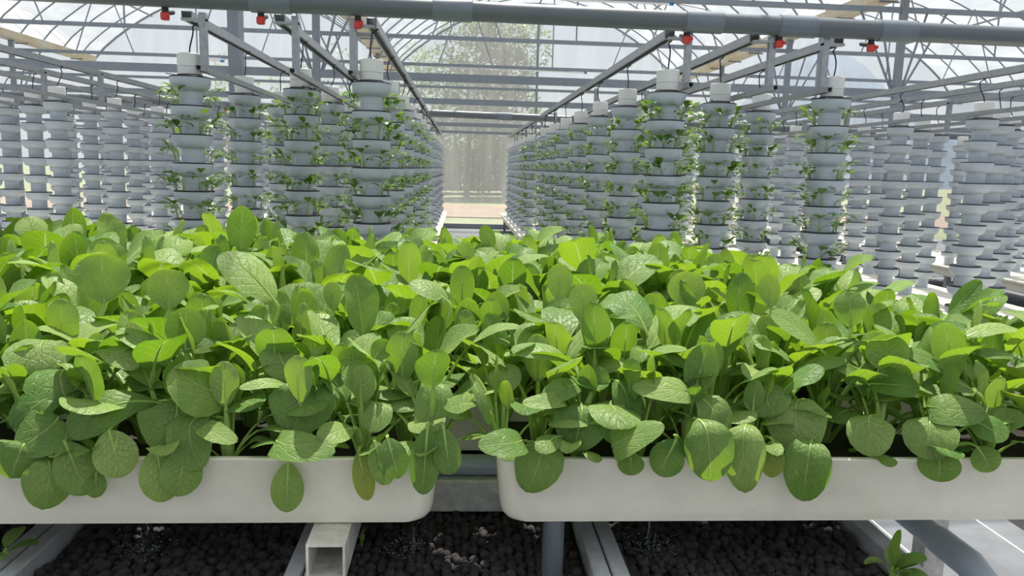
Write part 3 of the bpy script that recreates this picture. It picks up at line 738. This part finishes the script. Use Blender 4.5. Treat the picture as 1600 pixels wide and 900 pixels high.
for (x, y, k, j, sidei, i) in plants:
    r = empty('bok_choy', (x, y, RIM - 0.03), random.uniform(0, 6.28))
    tag(r, 'bok choy, %s from the gap, %s line of the %s trough in %s row' % (ORD[i] if i else 'first', LN[j], SIDE[sidei], RW[k]), 'plant', 'bok choy in the troughs')
    det = k < 2
    front = (k == 0 and j == 0)
    edge = max(0.0, min(1.0, (x - (right_end(y) - 0.45)) / 0.45))
    s0 = random.uniform(.86, 1.12) * (0.78 if front else 0.92 if (k == 0 and j == 1) else 1.0) * (1 - 0.12 * edge) * (1.15 if k >= 2 else 1.0)
    spec = [('low', 3 if not front else 2), ('mid', 3 if not front else 1), ('up', 2 if random.random() < .7 else 1)]
    c = 0
    for kind, cnt in spec:
        for q in range(cnt):
            add_leaf(r, kind, (c * 2.4 + random.uniform(-.35, .35)) if not (front and kind != 'up') else (random.uniform(-.4, 3.5) - r.rotation_euler.z), s0 * random.uniform(.85, 1.12), det, {'low': 0.0, 'mid': .004, 'up': .008}[kind]); c += 1
    if front:
        for q in range(2): add_leaf(r, 'low', random.uniform(-3.0, -0.1) - r.rotation_euler.z, s0 * random.uniform(.55, .8), det, -0.005, 0.12)
    roots.append((r, x, y, k, j))

# leaves that hang over the front rim or stand out, each on the plant nearest to it.
# (base px, base py, tip px, tip py, width px, mode) read off the photograph and set at real depth
HERO = [
 (70,532,68,584,76,'d'),(105,577,105,628,76,'d'),(160,548,214,576,32,'d'),(268,572,183,515,36,'u'),(290,547,291,480,55,'b'),(285,548,354,541,32,'u'),
 (350,618,270,574,80,'d'),(218,627,104,682,56,'d'),(275,625,255,712,92,'d'),(90,650,24,704,62,'d'),(90,617,18,668,42,'d'),(315,650,312,735,56,'d'),(325,663,371,690,30,'d'),
 (75,715,65,797,62,'h'),(100,688,136,773,54,'h'),(170,672,190,746,56,'h'),(245,700,258,784,56,'h'),(292,698,276,776,56,'h'),(40,690,14,748,72,'h'),(150,735,150,778,26,'h'),
 (467,595,455,678,88,'d'),(450,603,374,607,24,'u'),(435,688,524,706,50,'d'),(546,670,496,685,38,'d'),(588,562,565,613,60,'d'),(553,580,549,541,42,'b'),(583,562,606,532,32,'b'),
 (672,594,657,676,50,'d'),(735,588,765,664,15,'d'),(590,628,577,675,38,'d'),(668,668,660,773,46,'h'),(693,668,703,742,42,'h'),(736,632,697,641,30,'d'),
 (450,722,448,801,47,'h'),(560,705,575,782,32,'y'),(585,690,606,758,38,'h'),(605,684,623,748,44,'h'),
 (885,560,798,545,38,'u'),(906,600,847,625,36,'d'),(878,624,816,630,30,'d'),(925,612,930,571,48,'b'),(908,630,895,704,76,'d'),(963,594,986,653,38,'d'),(966,640,975,693,54,'d'),
 (1076,611,988,605,44,'d'),(1084,618,1106,536,50,'b'),(1077,576,1024,549,28,'u'),(1095,656,1110,753,72,'h'),(1093,622,1122,690,46,'d'),(815,688,747,696,48,'d'),(838,690,821,769,74,'h'),
 (872,682,843,708,32,'d'),(1057,686,1029,743,52,'h'),(985,705,986,743,40,'h'),(958,700,1038,664,52,'d'),
 (1195,598,1206,653,62,'d'),(1250,623,1259,713,76,'d'),(1360,648,1373,713,56,'d'),(1455,653,1461,719,62,'d'),(1513,658,1567,691,38,'d'),(1448,636,1542,646,44,'d'),(1522,611,1464,589,32,'u'),
 (1360,600,1437,606,34,'d'),(1388,582,1385,522,56,'b'),(1345,536,1276,556,28,'b'),(1357,600,1303,569,26,'u'),(1575,672,1581,638,36,'b'),(1487,588,1413,548,36,'u'),(1234,592,1322,560,28,'u'),
 (1282,546,1204,489,46,'u'),(1495,592,1474,504,42,'b'),(1508,526,1592,514,27,'u'),(1592,560,1526,552,22,'u'),(1268,688,1254,783,64,'h'),(1165,663,1164,771,62,'h'),(1208,688,1205,746,34,'y'),
 (1468,700,1467,753,52,'h'),(1527,698,1552,736,36,'h'),(1482,492,1532,438,24,'b'),
 (163,474,158,396,70,'b'),(265,484,260,420,56,'b'),(376,394,379,322,42,'b'),(521,487,518,440,27,'b'),(874,470,875,412,40,'b'),(910,505,912,442,44,'b'),(1074,478,1071,424,56,'b'),(1120,430,1116,396,26,'b'),
 (60,378,40,338,36,'u'),(1205,480,1200,428,30,'b'),(700,470,640,440,40,'u'),(430,470,345,395,64,'u'),(770,392,755,352,24,'b'),(1330,512,1325,455,40,'u'),
]
rgH = random.Random(5)
for (bx, by, tx, ty, wpx, mode) in HERO:
    low = mode in 'hy'
    f = max(0.0, min(1.0, (690 - by) / 210.0))
    Yb = 1.435 + 0.22 * f if not low else 1.436
    if by < 500:
        Yb = min(2.9, at_z(bx, by, 1.17 if mode == 'b' else 1.2).y)
    if bx > 1400 and by < 520: Yb = min(Yb, 1.75)
    Yt = Yb + {'d': -0.055, 'h': -0.022, 'y': -0.02, 'u': 0.02, 'b': 0.02}[mode]
    if mode == 'u' and ty > by: Yt = Yb - 0.05
    if low: Yt = min(Yt, 1.415)
    b = at(bx, by, Yb); t = at(tx, ty, Yt)
    L = (t - b).length; W = wpx / 1200.0 * ((b - CAM).length + (t - CAM).length) / 2 * 1.02
    d = (t - b).normalized(); view = (CAM - b).normalized()
    nrm = {'d': view + Vector((0, 0, .8)), 'h': view * 1.0 + Vector((0, 0, .15)), 'y': view, 'u': view * .5 + Vector((0, 0, 1)), 'b': view + Vector((0, 0, -.1))}[mode]
    if mode in 'du': W *= 1.1
    nrm = (nrm - d * nrm.dot(d)).normalized(); sdv = d.cross(nrm).normalized()
    tw = rgH.uniform(-.25, .25)
    best = min(roots, key=lambda r: (r[1] - b.x) ** 2 + ((r[2] - (Yb + (0.10 if low else 0.05 if mode == 'd' else -0.01))) ** 2) * 1.5)
    root = best[0]; rp = Vector((best[1], best[2], RIM - 0.03))
    bulge = {'d': .16, 'h': .07, 'y': .05, 'u': .12, 'b': -.03}[mode] * L
    n2 = 9
    arch = (mode == 'd' and wpx > 28) or (mode == 'h' and wpx >= 62)
    if arch:            # the leaf arches over: its base lies behind, only the outer part hangs in view
        back = Vector((rp.x - b.x, max(rp.y - b.y, .03), 0)).normalized()
        b0 = b + back * L * .26 - Vector((0, 0, L * .06)); u0 = .2
        p1 = (b - b0 * (1 - u0) ** 2 - t * u0 ** 2) / (2 * u0 * (1 - u0)) + nrm * bulge * .5
        mid = [b0 * (1 - i / n2) ** 2 + p1 * 2 * (i / n2) * (1 - i / n2) + t * (i / n2) ** 2 for i in range(n2 + 1)]
        bb, dd0 = b0, (p1 - b0).normalized()
    else:
        mid = [b + (t - b) * (i / n2) + nrm * bulge * math.sin(PI * (0.12 + 0.88 * i / n2)) - nrm * bulge * math.sin(PI * .12) * (1 - i / n2) for i in range(n2 + 1)]
        bb, dd0 = b, d
    sides = []; norms = []
    for i in range(n2 + 1):
        dd = (mid[min(i + 1, n2)] - mid[max(i - 1, 0)]).normalized()
        q = Matrix.Rotation(tw * (i / n2 - .4), 3, dd)
        s = q @ sdv; s = (s - dd * s.dot(dd)).normalized(); sides.append(s); norms.append(s.cross(dd).normalized())
    # petiole: rises from the heart, meets the blade along its own direction
    top = b - d * (L * .28) + Vector((0, 0, .01)) if mode in 'dh' else b - d * L * .35
    ctrl = rp + Vector((0, 0, max(.05, (b.z - rp.z) * .75)))
    if mode in 'dhy': ctrl = Vector((rp.x * .6 + b.x * .4, rp.y * .6 + b.y * .4, max(rp.z + .04, b.z - .01)))
    pts = []
    for i in range(9):
        u = i / 8; c0 = rp; c3 = bb; c2 = bb - dd0 * (L * .3) if (arch or mode in 'ub') else bb - dd0 * (L * .02) + Vector((0, .04, .002)); c1 = ctrl
        pts.append(c0 * (1 - u) ** 3 + c1 * 3 * u * (1 - u) ** 2 + c2 * 3 * u * u * (1 - u) + c3 * u ** 3)
    mw = root.matrix_world if False else Matrix.Translation(root.location) @ Matrix.Rotation(root.rotation_euler.z, 4, 'Z')
    inv = mw.inverted(); i3 = inv.to_3x3()
    m = MB(); blade(m, [inv @ p for p in mid], [i3 @ s for s in sides], [i3 @ s for s in norms], W, rgH.uniform(-.10, .02) if mode != 'b' else .08, rgH.uniform(.015, .05), rgH, 0, rgH.uniform(1.45, 1.9) if arch else rgH.uniform(1.0, 1.35))
    lf = m.build('leaf', LEAFY if mode == 'y' else LEAF, root, None, True, True)
    st = stalk_mb([inv @ p for p in pts], [.0105 - (.0058 if arch or mode in 'ub' else .0076) * i / 8 for i in range(9)], None, 0, i3 @ sdv)
    stalk_mb([inv @ (mid[i] - norms[i] * .0014) for i in range(7)], [.0036, .003, .0024, .0019, .0014, .001, .0005], st, 0, i3 @ sdv)
    st.build('stalk', STALK, lf)
    if mode == 'y': lf['label'] = 'yellowing leaf with curled brownish edge'

# small plants at the bed corners
def sprout(px, py, Y, name, lab, specs, cat='plant'):
    p = at(px, py, Y)
    r = empty(name, p); tag(r, lab, cat)
    rg = random.Random(px)
    for (az, tl, L, W, t0, t1, t2) in specs:
        pts, mid, s_, n_ = gen_leaf(rg, tl, L, W, math.radians(t0), math.radians(t1), math.radians(t2), 0)
        m = MB(); blade(m, mid, s_, n_, W, .12, .02, rg)
        o = m.build('leaf', LEAF, r, None, True, True); o.rotation_euler = (0, 0, math.radians(az))
        stalk_mb(pts, [W * k for k in (.14, .12, .11, .1, .09, .08)]).build('stalk', STALK, o)
    return r
sprout(1392, 905, 1.42, 'bok_choy', 'small bok choy with one upright leaf at the bed corner, bottom right', ((0, .03, .078, .040, 2, 4, 10), (20, .02, .06, .038, 20, 50, 110), (-35, .02, .058, .038, 30, 65, 120), (-10, .03, .06, .036, 14, 40, 95), (60, .025, .055, .034, 16, 45, 90), (170, .03, .05, .022, 10, 40, 150), (-80, .02, .045, .03, 20, 40, 80)))
sprout(4, 872, 1.52, 'bok_choy', 'low bok choy in the pebbles at the bottom left corner', ((0, .02, .06, .045, 30, 60, 95), (80, .02, .055, .04, 20, 50, 90), (-70, .02, .055, .04, 30, 60, 100), (180, .02, .05, .04, 20, 50, 100)))
sprout(566, 866, 1.62, 'weed_sprout', 'thin yellow green weed sprout beside the square tube', ((90, .03, .018, .012, 0, 10, 60), (200, .035, .016, .012, 5, 10, 60), (-30, .045, .02, .013, 0, 5, 40), (120, .012, .014, .01, 20, 50, 80)), 'weed')
